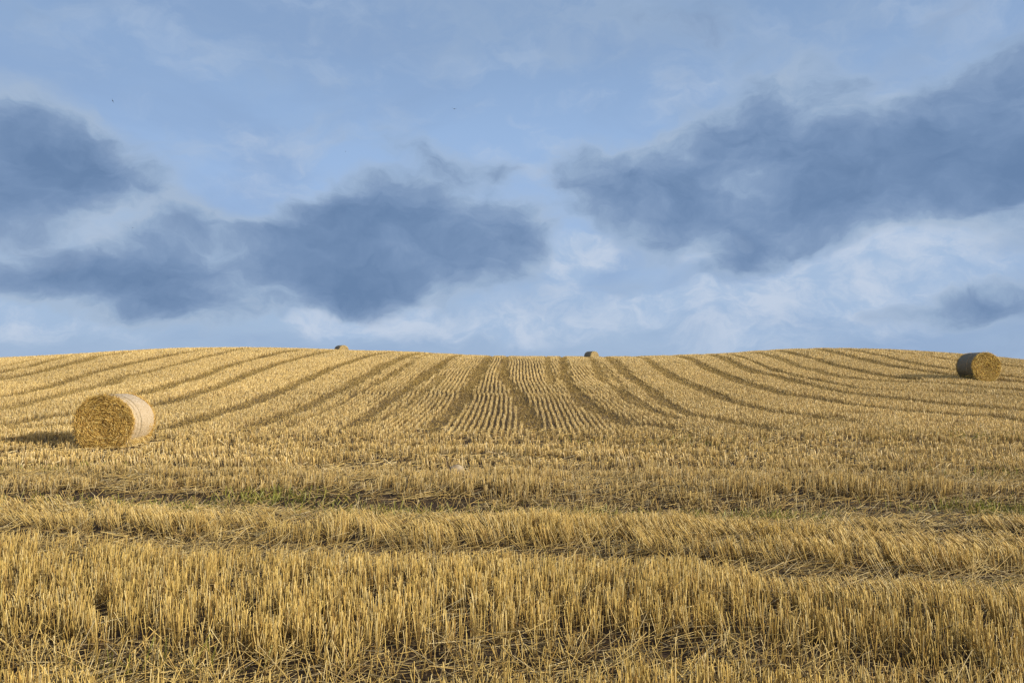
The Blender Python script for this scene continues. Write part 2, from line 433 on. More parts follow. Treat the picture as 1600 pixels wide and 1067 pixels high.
# ------------------------------------------------------------------ wheel tracks up the hill (traced, laid on the terrain)
# each: half width in metres, darkness, photo points
TR = [
    (.38, 1.0, [(725, 553), (706, 559), (687, 571), (669, 584), (654, 595), (639, 606), (620, 617), (601, 631), (575, 647), (552, 662), (519, 674), (500, 679)]),
    (.22, .7, [(691, 586), (674, 604), (659, 616), (639, 629), (612, 646), (584, 657)]),
    (.38, 1.0, [(768, 556), (757, 569), (746, 584), (738, 599), (731, 610), (725, 623), (710, 636), (697, 648), (678, 661), (659, 676)]),
    (.30, 1.0, [(793, 557), (787, 572), (787, 587), (797, 602), (808, 617), (819, 632), (825, 647), (832, 662), (846, 677), (857, 685)]),
    (.22, .8, [(854, 557), (857, 572), (861, 591), (862, 600)]),
    (.33, 1.0, [(879, 557), (881, 572), (883, 587), (892, 602), (904, 616), (919, 629), (937, 640), (956, 647), (971, 657), (990, 661), (1022, 660), (1040, 664), (1070, 674)]),
    (.30, .8, [(924, 559), (934, 576), (945, 593), (964, 606), (979, 616), (994, 627), (1016, 636), (1041, 644), (1060, 650)]),
    (.20, .6, [(939, 565), (952, 580), (966, 593), (975, 604)]),
    (.34, .9, [(952, 559), (966, 569), (979, 582), (997, 595), (1018, 609), (1037, 625), (1062, 638), (1084, 646), (1112, 649), (1141, 655), (1165, 660), (1191, 664), (1216, 676), (1244, 679), (1272, 683), (1300, 685)]),
    (.33, .9, [(1006, 559), (1028, 572), (1056, 589), (1084, 601), (1112, 610), (1131, 619), (1159, 627), (1187, 634), (1216, 641), (1244, 644), (1272, 647), (1300, 653)]),
    (.36, 1.0, [(1060, 556), (1090, 565), (1112, 576), (1141, 587), (1169, 597), (1197, 604), (1225, 612), (1253, 616), (1281, 620), (1300, 624), (1328, 629), (1362, 633), (1431, 640), (1478, 644), (1506, 646), (1553, 647), (1581, 652), (1610, 656)]),
    (.34, .9, [(1110, 554), (1141, 563), (1159, 572), (1187, 582), (1216, 587), (1244, 595), (1272, 601), (1300, 608), (1337, 614), (1375, 618), (1412, 623), (1450, 627), (1487, 631), (1525, 634), (1610, 640)]),
    (.20, 1.0, [(1130, 552), (1159, 557), (1187, 568), (1216, 579), (1244, 587), (1272, 591), (1300, 597), (1337, 606), (1375, 609), (1403, 610)]),
    (.34, .8, [(1180, 550), (1216, 559), (1244, 571), (1272, 578), (1300, 586), (1340, 592), (1400, 597), (1459, 599), (1497, 602), (1544, 607), (1610, 612)]),
    (.32, 1.0, [(1220, 548), (1253, 555), (1281, 563), (1300, 569), (1319, 574), (1347, 580), (1375, 586), (1403, 591), (1431, 594)]),
    (.32, .9, [(1275, 545), (1300, 549), (1328, 556), (1356, 563), (1384, 570), (1412, 575), (1441, 579), (1469, 584), (1500, 587), (1560, 592), (1610, 597)]),
    (.30, .9, [(1330, 546), (1366, 553), (1394, 559), (1431, 568), (1459, 573), (1497, 578), (1568, 587), (1610, 591)]),
    (.30, .8, [(1380, 547), (1412, 551), (1450, 556), (1487, 562), (1530, 567), (1568, 570), (1610, 575)]),
    (.25, .7, [(1440, 550), (1469, 554), (1502, 558), (1560, 566), (1610, 570)]),
    (.22, .7, [(1450, 612), (1562, 617), (1610, 621)]),
    (.22, .8, [(1450, 655), (1506, 657)]), (.3, .7, [(1506, 681), (1610, 684)]), (.25, .7, [(1300, 648), (1332, 657)]), (.2, .6, [(1328, 642), (1362, 643)]),
    (.2, .9, [(669, 554), (650, 563), (631, 574), (612, 586), (594, 597), (579, 606), (556, 617), (522, 634), (494, 646), (466, 657), (437, 670)]),
    (.34, .9, [(650, 553), (622, 563), (599, 572), (581, 584), (562, 593), (543, 606), (519, 616), (494, 627), (466, 640), (437, 649), (409, 659), (381, 668), (355, 676), (325, 683)]),
    (.34, 1.0, [(612, 550), (590, 553), (566, 559), (537, 569), (522, 574), (494, 586), (466, 599), (437, 612), (409, 623), (381, 632), (353, 640), (325, 647), (287, 659), (250, 668)]),
    (.36, .95, [(530, 547), (494, 552), (466, 559), (437, 567), (409, 576), (381, 587), (353, 599), (325, 608), (297, 617), (269, 625), (245, 630), (180, 640), (112, 645), (66, 651), (0, 664)]),
    (.36, .95, [(470, 546), (428, 552), (400, 559), (372, 565), (344, 574), (316, 586), (278, 597), (250, 606), (220, 614), (180, 620)]),
    (.34, .8, [(366, 546), (334, 553), (306, 559), (278, 567), (250, 574), (225, 580), (187, 586), (169, 597), (112, 610), (56, 625), (0, 638)]),
    (.32, .95, [(316, 546), (272, 552), (225, 561), (187, 569), (159, 576), (122, 586), (94, 595), (66, 604), (28, 614), (-10, 619)]),
    (.32, .9, [(187, 552), (150, 556), (122, 564), (94, 571), (66, 578), (28, 586), (-10, 594)]),
    (.30, .9, [(103, 557), (75, 563), (47, 571), (19, 576), (-10, 582)]),
    (.25, .8, [(56, 561), (19, 569), (-10, 573)]),
    (.3, .7, [(30, 668), (110, 660)]),
]
SEG = []
for hw, dk, pts in TR:
    w = [hit(*p) for p in pts]
    if pts[0][1] < 560 or pts[0][1] < 552:                      # carry on over the crest
        (x0, y0), (x1, y1) = w[0], w[min(3, len(w) - 1)]
        if abs(y0 - y1) > 2:
            k = (x0 - x1) / (y0 - y1)
            w = [(x0 + k * 25, y0 + 25)] + w
    for a, b in zip(w[:-1], w[1:]):
        SEG.append((*a, *b, hw, dk))
SEG = np.array(SEG)


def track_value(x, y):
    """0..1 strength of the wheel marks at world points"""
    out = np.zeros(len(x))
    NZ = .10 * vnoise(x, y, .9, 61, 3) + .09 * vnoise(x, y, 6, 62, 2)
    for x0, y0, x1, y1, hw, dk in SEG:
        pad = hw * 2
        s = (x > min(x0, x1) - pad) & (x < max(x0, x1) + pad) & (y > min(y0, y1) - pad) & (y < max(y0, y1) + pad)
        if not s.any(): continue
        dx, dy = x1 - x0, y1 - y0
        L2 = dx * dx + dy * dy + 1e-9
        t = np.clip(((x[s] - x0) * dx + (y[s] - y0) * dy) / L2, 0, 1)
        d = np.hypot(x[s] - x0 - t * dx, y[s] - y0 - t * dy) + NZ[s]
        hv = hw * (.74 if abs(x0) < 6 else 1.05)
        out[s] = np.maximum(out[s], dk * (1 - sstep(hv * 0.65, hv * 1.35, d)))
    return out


# ------------------------------------------------------------------ bales' stands (needed to clear the stubble)
BALES = [  # x, y(face centre), yaw, sink
    dict(x=-9.20, y=17.35, yaw=R(3), z=-0.09),
    dict(x=21.0, y=34.0, yaw=R(1), z=1.42),
    dict(x=-19.7, y=90.0, yaw=R(42), z=4.11),
    dict(x=9.7, y=90.0, yaw=R(34), z=3.40),
]
for b in BALES: print('bale ground', b['x'], b['y'], float(ground_z(b['x'], b['y'] + .6)), 'wanted', b['z'])
BR, BW = 0.645, 1.2


def under_bale(x, y):
    m = np.zeros(len(x), bool)
    for b in BALES:
        c, s = math.cos(-b['yaw']), math.sin(-b['yaw'])
        lx = (x - b['x']) * c - (y - b['y']) * s; ly = (x - b['x']) * s + (y - b['y']) * c
        m |= (np.abs(lx) < 0.42) & (ly > 0.0) & (ly < BW)
    return m


def near_bale(x, y):
    f = np.ones(len(x))
    for b in BALES:
        c, s = math.cos(-b['yaw']), math.sin(-b['yaw'])
        lx = (x - b['x']) * c - (y - b['y']) * s; ly = (x - b['x']) * s + (y - b['y']) * c
        m = (1 - sstep(.5, 1.1, np.abs(lx - .25))) * sstep(-1.5, -.9, ly) * sstep(BW + .5, BW, ly)
        f = np.minimum(f, 1 - .70 * m)
    return f


# ------------------------------------------------------------------ straw blades
PAL = np.array([[.65, .46, .15], [.73, .55, .22], [.79, .65, .35], [.50, .33, .10], [.35, .22, .08], [.69, .52, .18]])
PALW = [.28, .26, .14, .12, .06, .14]


def pick(n):
    c = PAL[rng.choice(len(PAL), n, p=PALW)]
    return c * rng.uniform(.78, 1.12, (n, 1)) 


class Bag:
    def __init__(s): s.v = []; s.q = []; s.c = []; s.n = 0

    def add(s, v, q, c):
        s.v.append(v.astype(np.float32)); s.q.append((q + s.n).astype(np.int32)); s.c.append(c.astype(np.float32)); s.n += len(v)

    def blades(s, p, d, ln, w, col, root=0.6, sides=2, bend=0.0):
        """p base, d unit direction, ln length, w width; colour browner to the root"""
        n = len(p)
        if n == 0: return
        ph = rng.uniform(0, 2 * np.pi, n)
        r = np.stack([np.cos(ph), np.sin(ph), np.zeros(n)], -1)
        a = np.cross(d, r); a /= np.linalg.norm(a, axis=1, keepdims=True) + 1e-9
        b = np.cross(d, a)
        levels = [0, 1] if not np.any(bend) else [0, .55, 1]
        vs = []; cs = []
        bd = (b * 1.0) * (rng.normal(0, 1, (n, 1)) * bend * ln[:, None]) if np.any(bend) else 0
        for t in levels:
            cen = p + d * (ln * t)[:, None] + (bd * (t ** 2) if np.any(bend) else 0)
            ww = (w * (1 - 0.15 * t) * 0.5)[:, None]
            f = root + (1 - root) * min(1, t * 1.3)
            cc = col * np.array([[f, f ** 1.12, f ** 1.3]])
            if sides == 2:
                ring = [cen - a * ww, cen + a * ww]
            else:
                ring = [cen + (a * math.cos(k * 2.0944) + b * math.sin(k * 2.0944)) * ww for k in range(3)]
            for rr in ring: vs.append(rr); cs.append(cc)
        k = len(vs); m = 2 if sides == 2 else 3
        V = np.stack(vs, 1).reshape(-1, 3); CC = np.stack(cs, 1).reshape(-1, 3)
        base = (np.arange(n) * k)[:, None]
        qs = []
        for l in range(len(levels) - 1):
            o = l * m
            if sides == 2: qs.append(base + np.array([[o, o + 1, o + 3, o + 2]]))
            else:
                for i in range(3):
                    j = (i + 1) % 3
                    qs.append(base + np.array([[o + i, o + j, o + 3 + j, o + 3 + i]]))
        s.add(V, np.concatenate(qs), CC)

    def build(s, name, mat, parent=None):
        return mesh_np(name, np.concatenate(s.v), np.concatenate(s.q), mat, np.concatenate(s.c), parent)


def in_view(x, y, m=2.0):
    return (np.abs(x) < 0.70 * y + m) & (y > 2.2)


def unit(v): return v / (np.linalg.norm(v, axis=1, keepdims=True) + 1e-9)


def headland_edge(x):
    return 19.6 + 0.25 * np.sin(x * 0.8) + 0.10 * np.maximum(x, 0) * 0 + 0.06 * vnoise(x, x * 0, 1.0, 4, 2) * 4


def gap_value(x, y):
    """0..1: flattened or bare strips and patches of the headland"""
    g = np.zeros(len(x))
    strength = [
        lambda x: .95 - .35 * sstep(-1.5, 1.5, x) + .35 * sstep(2.5, 5, x),
        lambda x: .92 + .08 * sstep(-2, 2, x),
        lambda x: .45 + 0 * x,
        lambda x: .60 - .2 * sstep(0, 3, x),
    ]
    for (f, hw, dep), st in zip(RUTS, strength):
        t = np.abs(y - f(x)) / hw + 0.30 * vnoise(x, y, .5, 12, 2) + 0.35 * vnoise(x, y, 1.4, 13, 2)
        g = np.maximum(g, st(x) * (1 - sstep(.7, 1.25, t)))
    n = vnoise(x * .6, y, 1.1, 21, 3)
    g = np.maximum(g, .85 * sstep(.32, .7, n) * sstep(7.2, 8, y) * sstep(18.5, 17, y))
    n = vnoise(x, y, .7, 22, 3)
    g = np.maximum(g, .75 * sstep(.42, .8, n))
    n = vnoise(x * .7, y, .8, 24, 3)
    g = np.maximum(g, .85 * sstep(.25, .6, n) * sstep(6.9, 7.3, y) * sstep(9.3, 8.8, y))
    return g


def lean_field(x, y):
    lx = .10 * vnoise(x, y, 1.6, 31, 2); ly = .10 * vnoise(x, y, 1.6, 32, 2)
    # lodged strip behind the second gap leans to the left
    band = sstep(7.1 - .2 * 0, 7.6, y + .15 * x) * sstep(9.6, 9.0, y + .15 * x)
    amt = band * (0.55 + .5 * vnoise(x, y, 1.1, 33, 2))
    lx = lx - amt * 1.15 + band * .45 * vnoise(x, y, .7, 37, 2); ly = ly + amt * .15 + band * .4 * vnoise(x, y, .6, 38, 2)
    b2 = sstep(5.6, 6.0, y + .2 * x) * sstep(7.4, 7.0, y + .2 * x) * sstep(1.0, 2.4, x)
    lx = lx - b2 * .55
    b3 = sstep(12.6, 13.2, y) * sstep(16, 15, y)
    lx = lx + b3 * (.25 * vnoise(x, y, 1.0, 35, 2) - .15)
    return lx, ly


stub = Bag(); loose = Bag(); weeds = Bag()


def headland(y0, y1, rowsp, per_m, w, sides, bend, hmul=1.0):
    xs_all = []; ys_all = []
    k0 = int(y0 / rowsp) - 1; k1 = int(y1 / rowsp) + 1
    for k in range(k0 - 8, k1 + 8):
        L = .7 * y1 + 2
        n = int(2 * L * per_m / 6)
        x = rng.uniform(-L, L, n); y = rng.normal(0, .016, n)
        x = x[vnoise(x, np.full(n, k * rowsp), .16, 63, 2) > -.58]; n = len(x); y = y[:n]
        x = np.repeat(x, 6) + rng.normal(0, .011, n * 6); y = np.repeat(y, 6) + rng.normal(0, .011, n * 6)
        y = k * rowsp - 0.02 * x + y + .05 * np.sin(x * .7 + 1)
        xs_all.append(x); ys_all.append(y)
    x = np.concatenate(xs_all); y = np.concatenate(ys_all)
    s = in_view(x, y) & (y >= y0) & (y < y1) & (y < headland_edge(x) + rng.normal(0, .45, len(x))) & ~under_bale(x, y)
    x, y = x[s], y[s]
    g = gap_value(x, y)
    # tufts: density varies along the row
    keep = rng.uniform(0, 1, len(x)) > g * 0.97
    keep &= rng.uniform(0, 1, len(x)) < .78 + .35 * vnoise(x, y, .12, 41, 2)
    x, y, g = x[keep], y[keep], g[keep]
    n = len(x)
    z = ground_z(x, y) - .01
    h = (.215 + .035 * vnoise(x, y, .9, 42, 2) + rng.normal(0, .022, n)) * hmul
    h *= 1 - .22 * sstep(9.5, 12, y)
    h *= 1 - .22 * sstep(7.9, 8.6, y) * sstep(9.8, 9.2, y)
    h *= 1 - .6 * g * rng.uniform(0, 1, n)
    h *= near_bale(x, y)
    h *= 1 + .24 * vnoise(x, y, .45, 46, 2) * sstep(6.8, 7.4, y)
    lx, ly = lean_field(x, y)
    sp = .075 + .30 * g
    d = unit(np.stack([lx + rng.normal(0, 1, n) * sp, ly + rng.normal(0, 1, n) * sp, np.ones(n)], -1))
    wild = rng.uniform(0, 1, n) < .07 + .25 * g + .14 * sstep(7, 7.6, y) * sstep(9.6, 9, y) + .10 * sstep(4.9, 4.3, y)
    ang = rng.uniform(0, 2 * np.pi, n); tilt = rng.uniform(.4, 1.5, n)
    dw = unit(np.stack([np.cos(ang) * tilt, np.sin(ang) * tilt, np.ones(n)], -1))
    d[wild] = dw[wild]
    h = np.maximum(h, .05)
    col = pick(n) * (1 - .14 * g)[:, None]
    col = col * (1 - sstep(7, 11, y)[:, None] * np.array([[.04, .04, 0]])) * np.array([[1.07, 1.07, .98]]) ** sstep(12, 7, y)[:, None]
    tone = vnoise(x, y, 2.5, 44, 2)[:, None]
    col = col * (1 + .10 * tone * np.array([[.9, 1, 1.3]]))
    stub.blades(np.stack([x, y, z], -1), d, h, w * rng.uniform(.75, 1.3, n), col, .30, sides, bend)  # roots darkened for brown sheaths and for shade painted between the stalks
    return n


n_h = headland(2.3, 9.0, .125, 160, .0046, 3, .05)
n_h += headland(9.0, 13.5, .125, 90, .0070, 3, 0)
n_h += headland(13.5, 21.0, .125, 55, .0105, 2, 0)
print('headland straws', n_h)


def hill(y0, y1, step, w, nb):
    sp = .165
    L = .70 * y1 + 2.5
    ks = np.arange(-int(L / sp), int(L / sp) + 1)
    ys = np.arange(y0, y1, step)
    K, Y = np.meshgrid(ks, ys)
    K = K.ravel().astype(float); Y = Y.ravel()
    m = np.abs(K * sp) < .70 * Y + 3
    K, Y = K[m], Y[m]
    Y = Y + rng.uniform(-.5, .5, len(Y)) * step
    wave = .06 * np.sin(Y * .30 + .12 * K * sp) + .006 * np.sin(Y * 1.9 + K * .05) + .014 * vnoise(K * .7, Y, 1.6, 57, 2) + .08 * sstep(29.2, 28.6, Y)
    X = K * sp + wave
    # rows bend outwards towards the headland, as the combine turned
    X = X + np.sign(X) * .35 * sstep(26, 19, Y) * sstep(1, 8, np.abs(X))
    m = (Y >= headland_edge(X) + rng.normal(0, .45, len(X))) & ~under_bale(X, Y)
    X, Y, K = X[m], Y[m], K[m]
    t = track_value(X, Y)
    miss = vnoise(K * 1.0, Y, 1.0, 51, 2)
    keep = rng.uniform(0, 1, len(X)) > np.clip(.06 + .25 * sstep(.4, .9, miss) + .30 * t, 0, .9)
    X, Y, t = X[keep], Y[keep], t[keep]
    n = len(X)
    jit = np.where(t > .3, .05, .014)
    for b in range(nb):
        x = X + rng.normal(0, 1, n) * jit; y = Y + rng.uniform(-.5, .5, n) * step
        z = ground_z(x, y) - .01
        h = (.135 + .02 * vnoise(x, y, 3, 52, 2) + rng.normal(0, .018, n)) * (1 - .45 * t) * near_bale(x, y)
        spv = .13 + .75 * t
        d = unit(np.stack([rng.normal(0, 1, n) * spv, rng.normal(0, 1, n) * spv, np.ones(n)], -1))
        col = pick(n) * .93 + np.array([[.02, .025, .03]])
        br = np.array([[.33, .228, .060]]) * rng.uniform(.6, 1.35, (n, 1))  # brown of crushed straw, with the shade in laid stubble painted in
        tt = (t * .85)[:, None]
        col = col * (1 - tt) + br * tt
        tone = vnoise(x, y, 6, 53, 3)[:, None]
        col = col * (1 + .16 * tone)
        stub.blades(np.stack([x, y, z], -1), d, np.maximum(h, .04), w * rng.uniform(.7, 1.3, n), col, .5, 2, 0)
    return n * nb


n_t = hill(19.0, 30, .035, .012, 3)
n_t += hill(30, 46, .045, .014, 4)
n_t += hill(46, 80, .09, .022, 3)
print('hill blades', n_t)


def scatter_loose(y0, y1, dens, w, lmin, lmax, sides=3):
    A = .70 * (y1 ** 2 - y0 ** 2) + 3 * (y1 - y0)
    n = int(A * dens)
    y = np.sqrt(rng.uniform(y0 ** 2, y1 ** 2, n)); x = rng.uniform(-1, 1, n) * (.7 * y + 1.5)
    g = gap_value(x, y)
    bare = (1 - sstep(.30, .5, np.abs(y - RUTS[0][0](x) - .30 + .2 * vnoise(x, y, .6, 66, 2)))) * (.85 - .6 * sstep(-1, 0, x) + .5 * sstep(3, 4.5, x))
    keep = rng.uniform(0, 1, n) < (.25 + .75 * g) * (1 - bare)
    keep &= ~under_bale(x, y)
    x, y, g = x[keep], y[keep], g[keep]; n = len(x)
    a = rng.uniform(0, 2 * np.pi, n); a = np.where(rng.uniform(0, 1, n) < .5, rng.normal(0, .5, n), a)
    up = np.abs(rng.normal(0, .16, n)) * np.where(rng.uniform(0, 1, n) < .25, 3, 1)
    d = unit(np.stack([np.cos(a), np.sin(a), up], -1))
    ln = rng.uniform(lmin, lmax, n)
    z = ground_z(x, y) + rng.uniform(.002, .05, n) + .05 * (1 - g) * rng.uniform(0, 1, n)
    col = pick(n) * .9
    grey = rng.uniform(0, 1, n) < .3
    col[grey] = col[grey] * .5 + np.array([.28, .23, .15]) * .5
    loose.blades(np.stack([x, y, z], -1) - d * (ln * .5)[:, None] * np.array([[1, 1, 0]]), d, ln, w * rng.uniform(.7, 1.3, n), col, .95, sides, .06 if y0 < 9 else 0)


scatter_loose(2.4, 7.5, 520, .0042, .08, .36)
scatter_loose(7.5, 13, 330, .0062, .08, .30)
scatter_loose(13, 21, 120, .010, .08, .25, 2)

o = stub.build('stubble', M_STUB)
tag(o, 'golden cut straw stubble standing in drilled rows over the whole field', 'stubble', kind='stuff')
o = loose.build('loose_straw', M_LOOSE)
tag(o, 'loose broken straw lying flat between the stubble rows and in the wheel ruts', 'straw', kind='stuff')


# green weeds in the ruts
def weed_patch(px, py, rx, ry, n):
    u, v = ray(px, py); d = -EYE / v
    x = u * d + rng.normal(0, rx * 1.7, n); y = d + rng.normal(0, ry, n)
    z = ground_z(x, y)
    dd = unit(np.stack([rng.normal(0, .55, n), rng.normal(0, .55, n), np.ones(n)], -1))
    col = np.array([[.17, .18, .035]]) * rng.uniform(.6, 1.5, (n, 1)) * np.array([[1, 1, 1]]) + rng.uniform(0, .08, (n, 1)) * np.array([[1, .6, 0]])
    w = .006 * max(1, d / 7)
    weeds.blades(np.stack([x, y, z], -1), dd, rng.uniform(.06, .20, n), w * rng.uniform(.7, 1.5, n), col, .8, 2, .1)


for a in [(60, 778, .5, .15, 160), (240, 790, .35, .12, 150), (430, 772, .25, .12, 170), (455, 778, .3, .1, 150), (250, 797, .3, .1, 120), (545, 795, .3, .12, 150), (670, 795, .25, .12, 170), (590, 805, .3, .1, 120),
          (905, 797, .25, .12, 170), (1110, 803, .4, .15, 260), (1220, 812, .2, .1, 180), (1560, 792, .4, .15, 300), (1590, 800, .3, .2, 250), (1060, 695, .9, .3, 200), (60, 735, .6, .2, 150), (1540, 745, .4, .2, 200),
          (1290, 950, .10, .06, 25), (210, 1048, .06, .04, 14), (300, 1055, .12, .06, 30), (1580, 935, .2, .1, 60), (1550, 690, 1.0, .3, 200), (870, 870, .2, .1, 25)]:
    weed_patch(*a[:4], int(a[4] * .75))
o = weeds.build('green_weeds', M_WEED)
tag(o, 'sparse green weeds and volunteer shoots in the wheel ruts of the stubble', 'weeds', kind='stuff')


# ------------------------------------------------------------------ round bales
def mat_net(name, base, dirt):
    m = bpy.data.materials.new(name); m.use_nodes = True
    nt = m.node_tree; N = nt.nodes; L = nt.links
    p = N['Principled BSDF']; p.inputs['Roughness'].default_value = 0.45; p.inputs['Specular IOR Level'].default_value = 0.4
    tc = N.new('ShaderNodeTexCoord')
    mp = N.new('ShaderNodeMapping'); L.new(tc.outputs['Object'], mp.inputs[0]); mp.inputs[3].default_value = (1, 30, 1)
    n = N.new('ShaderNodeTexNoise'); L.new(mp.outputs[0], n.inputs['Vector']); n.inputs['Scale'].default_value = 6; n.inputs['Detail'].default_value = 6; n.inputs['Roughness'].default_value = .7
    n2 = N.new('ShaderNodeTexNoise'); L.new(tc.outputs['Object'], n2.inputs['Vector']); n2.inputs['Scale'].default_value = 38; n2.inputs['Detail'].default_value = 5; n2.inputs['Roughness'].default_value = .75
    add = N.new('ShaderNodeMath'); add.operation = 'ADD'; L.new(n.outputs['Fac'], add.inputs[0]); L.new(n2.outputs['Fac'], add.inputs[1])
    r = N.new('ShaderNodeMapRange'); L.new(add.outputs[0], r.inputs[0]); r.inputs[1].default_value = .84; r.inputs[2].default_value = 1.10
    mix = N.new('ShaderNodeMix'); mix.data_type = 'RGBA'; L.new(r.outputs[0], mix.inputs[0])
    mix.inputs[6].default_value = (*dirt, 1); mix.inputs[7].default_value = (*base, 1)
    L.new(mix.outputs[2], p.inputs['Base Color'])
    b = N.new('ShaderNodeBump'); b.inputs['Strength'].default_value = .6; b.inputs['Distance'].default_value = .02
    L.new(add.outputs[0], b.inputs['Height']); L.new(b.outputs[0], p.inputs['Normal'])
    return m


NET = mat_net('net_wrap', (.60, .49, .34), (.33, .23, .10))
NET_SHADED = mat_net('shaded_net_wrap', (.105, .090, .052), (.18, .14, .07))  # same wrap with the shade of the bale's dark side put into its colour
NET_DARK = mat_net('seam', (.30, .24, .15), (.20, .15, .08))


def bale_radius(th, yy):
    """slightly lumpy drum, flattened where it sits; th measured from +X, centre at z = BR"""
    r = BR * (1 + .010 * np.sin(3 * th + 1) + .007 * np.sin(7 * th + 4 * yy))
    sag = np.clip(-np.sin(th) - .88, 0, 1)
    r = r * (1 - sag * .45)
    e = np.clip(np.minimum(yy, BW - yy) / .05, 0, 1)
    return r * (1 - .035 * (1 - e) ** 2)


def make_bale(b, nstr, label, hue, netm):
    root = bpy.data.objects.new('round_bale', None); C.objects.link(root)
    root.location = (b['x'], b['y'], b['z']); root.rotation_euler = (0, 0, b['yaw'])
    root.empty_display_size = .5
    tag(root, label, 'straw bale', 'round straw bales on the field')
    nt_, ny_ = 128, 20
    th = np.linspace(0, 2 * np.pi, nt_, endpoint=False)
    V = []; Q = []
    yl = np.concatenate([[0, .012, .03, .06], np.linspace(.12, BW - .12, ny_ - 8), [BW - .06, BW - .03, BW - .012, BW]])
    for y in yl:
        r = bale_radius(th, np.full_like(th, y)) * (1 + .006 * rng.normal(0, 1, nt_))
        V.append(np.stack([r * np.cos(th), np.full(nt_, y), BR + r * np.sin(th)], -1))
    # end faces as rings to the centre, coil relief
    def cap(y, sgn):
        rings = []
        for f in np.linspace(.93, .04, 16):
            r = bale_radius(th, np.full_like(th, y)) * f
            bump = .012 * np.sin(f * 40 + th) + .010 * rng.normal(0, 1, nt_) + .03 * (1 - f)
            rings.append(np.stack([r * np.cos(th), y + sgn * bump, BR + r * np.sin(th)], -1))
        return rings
    front = cap(0, 1); back = cap(BW, -1)
    rings = front[::-1] + V + back
    P = np.concatenate(rings)
    i = np.arange(nt_); j = (i + 1) % nt_
    for k in range(len(rings) - 1):
        Q.append(np.stack([k * nt_ + i, k * nt_ + j, (k + 1) * nt_ + j, (k + 1) * nt_ + i], -1))
    # close the hubs with quads to a centre vertex pair
    hub0 = len(P); P = np.concatenate([P, [[0, .02, BR]], [[0, BW - .02, BR]]])
    Q = np.concatenate(Q)
    e = np.arange(0, nt_, 2); e1 = (e + 1) % nt_; e2 = (e + 2) % nt_
    Q = np.concatenate([Q, np.stack([e2, e1, e, np.full(len(e), hub0)], -1),
                        np.stack([(len(rings) - 1) * nt_ + e, (len(rings) - 1) * nt_ + e1, (len(rings) - 1) * nt_ + e2, np.full(len(e), hub0 + 1)], -1)])
    bg = Bag()
    cc = np.array([.26, .15, .045]) * hue
    col = cc * rng.uniform(.55, 1.2, (len(P), 1))
    bg.add(P, Q, col)
    # strands lying along the coil on both ends, tips standing a little proud
    for y, sg, cnt in ((0, -1, nstr), (BW, 1, nstr // 2)):
        n = cnt
        rr = BR * np.sqrt(rng.uniform(.0, .97, n)); t = rng.uniform(0, 2 * np.pi, n)
        flat = np.clip(-np.sin(t) - .88, 0, 1); rr = rr * (1 - flat * .45)
        yy = y + sg * rng.uniform(-.015, .012, n) + sg * -.03 * (1 - rr / BR)
        p = np.stack([rr * np.cos(t), yy, BR + rr * np.sin(t)], -1)
        tang = np.stack([-np.sin(t), np.zeros(n), np.cos(t)], -1) * rng.choice([-1, 1], (n, 1))
        d = unit(tang + rng.normal(0, .45, (n, 3)) * np.array([[1, .2, 1]]) + np.array([[0, sg * .08, 0]]))
        ln = rng.uniform(.05, .16, n)
        c = pick(n) * np.array([[.97, .93, .74]]) * hue
        dk = rng.uniform(0, 1, n) < .42; c[dk] *= np.array([[.5, .42, .32]])
        c *= 1 + .22 * vnoise(rr * np.cos(t), rr * np.sin(t), .16, 71, 3)[:, None]
        bg.blades(p, d, ln, rng.uniform(.005, .011, n), c, .8, 3, .12)
    # straw ends along the rims and the uncovered rear strip
    n = nstr // 2
    t = rng.uniform(0, 2 * np.pi, n)
    yy = np.where(rng.uniform(0, 1, n) < .45, rng.uniform(0, .05, n), BW - rng.uniform(0, .03, n))
    low = (np.mod(t, 2 * np.pi) > 5.1) & (np.mod(t, 2 * np.pi) < 6.1) & (rng.uniform(0, 1, n) < .6)
    yy = np.where(low, BW - rng.uniform(0, .32, n), yy)
    r = bale_radius(t, yy)
    p = np.stack([r * np.cos(t), yy, BR + r * np.sin(t)], -1)
    nrm = np.stack([np.cos(t), np.zeros(n), np.sin(t)], -1); tang = np.stack([-np.sin(t), np.zeros(n), np.cos(t)], -1)
    d = unit(tang + rng.normal(0, .25, (n, 3)) + nrm * .05)
    bg.blades(p, d, rng.uniform(.03, .12, n), rng.uniform(.006, .011, n), pick(n) * np.array([[.9, .82, .66]]) * hue, .8, 3, .05)
    # ragged fringe drooping at the foot
    n = nstr // 5
    t = rng.uniform(-2.6, -.5, n); yy = rng.uniform(0, BW, n); r = bale_radius(t, yy)
    p = np.stack([r * np.cos(t), yy, BR + r * np.sin(t)], -1)
    d = unit(np.stack([np.cos(t) * .6, rng.normal(-.1, .5, n), np.full(n, -.6)], -1) + rng.normal(0, .3, (n, 3)))
    bg.blades(p, d, rng.uniform(.04, .14, n), rng.uniform(.006, .010, n), pick(n) * hue, .8, 3, .05)
    bg.build('straw_core', M_BALE, root)
    # net wrap shell, ragged edges
    nt2 = 180; t2 = np.linspace(0, 2 * np.pi, nt2, endpoint=False)
    e0 = .05 + .012 * np.sin(5 * t2) + .010 * rng.normal(0, 1, nt2); e1 = BW - .035 + .02 * np.sin(3 * t2 + 1) + .012 * rng.normal(0, 1, nt2)
    e1 = e1 - .24 * np.exp(-((((t2 + np.pi) % (2 * np.pi)) - np.pi + .72) / .38) ** 2)
    nyy = 26; Vn = []
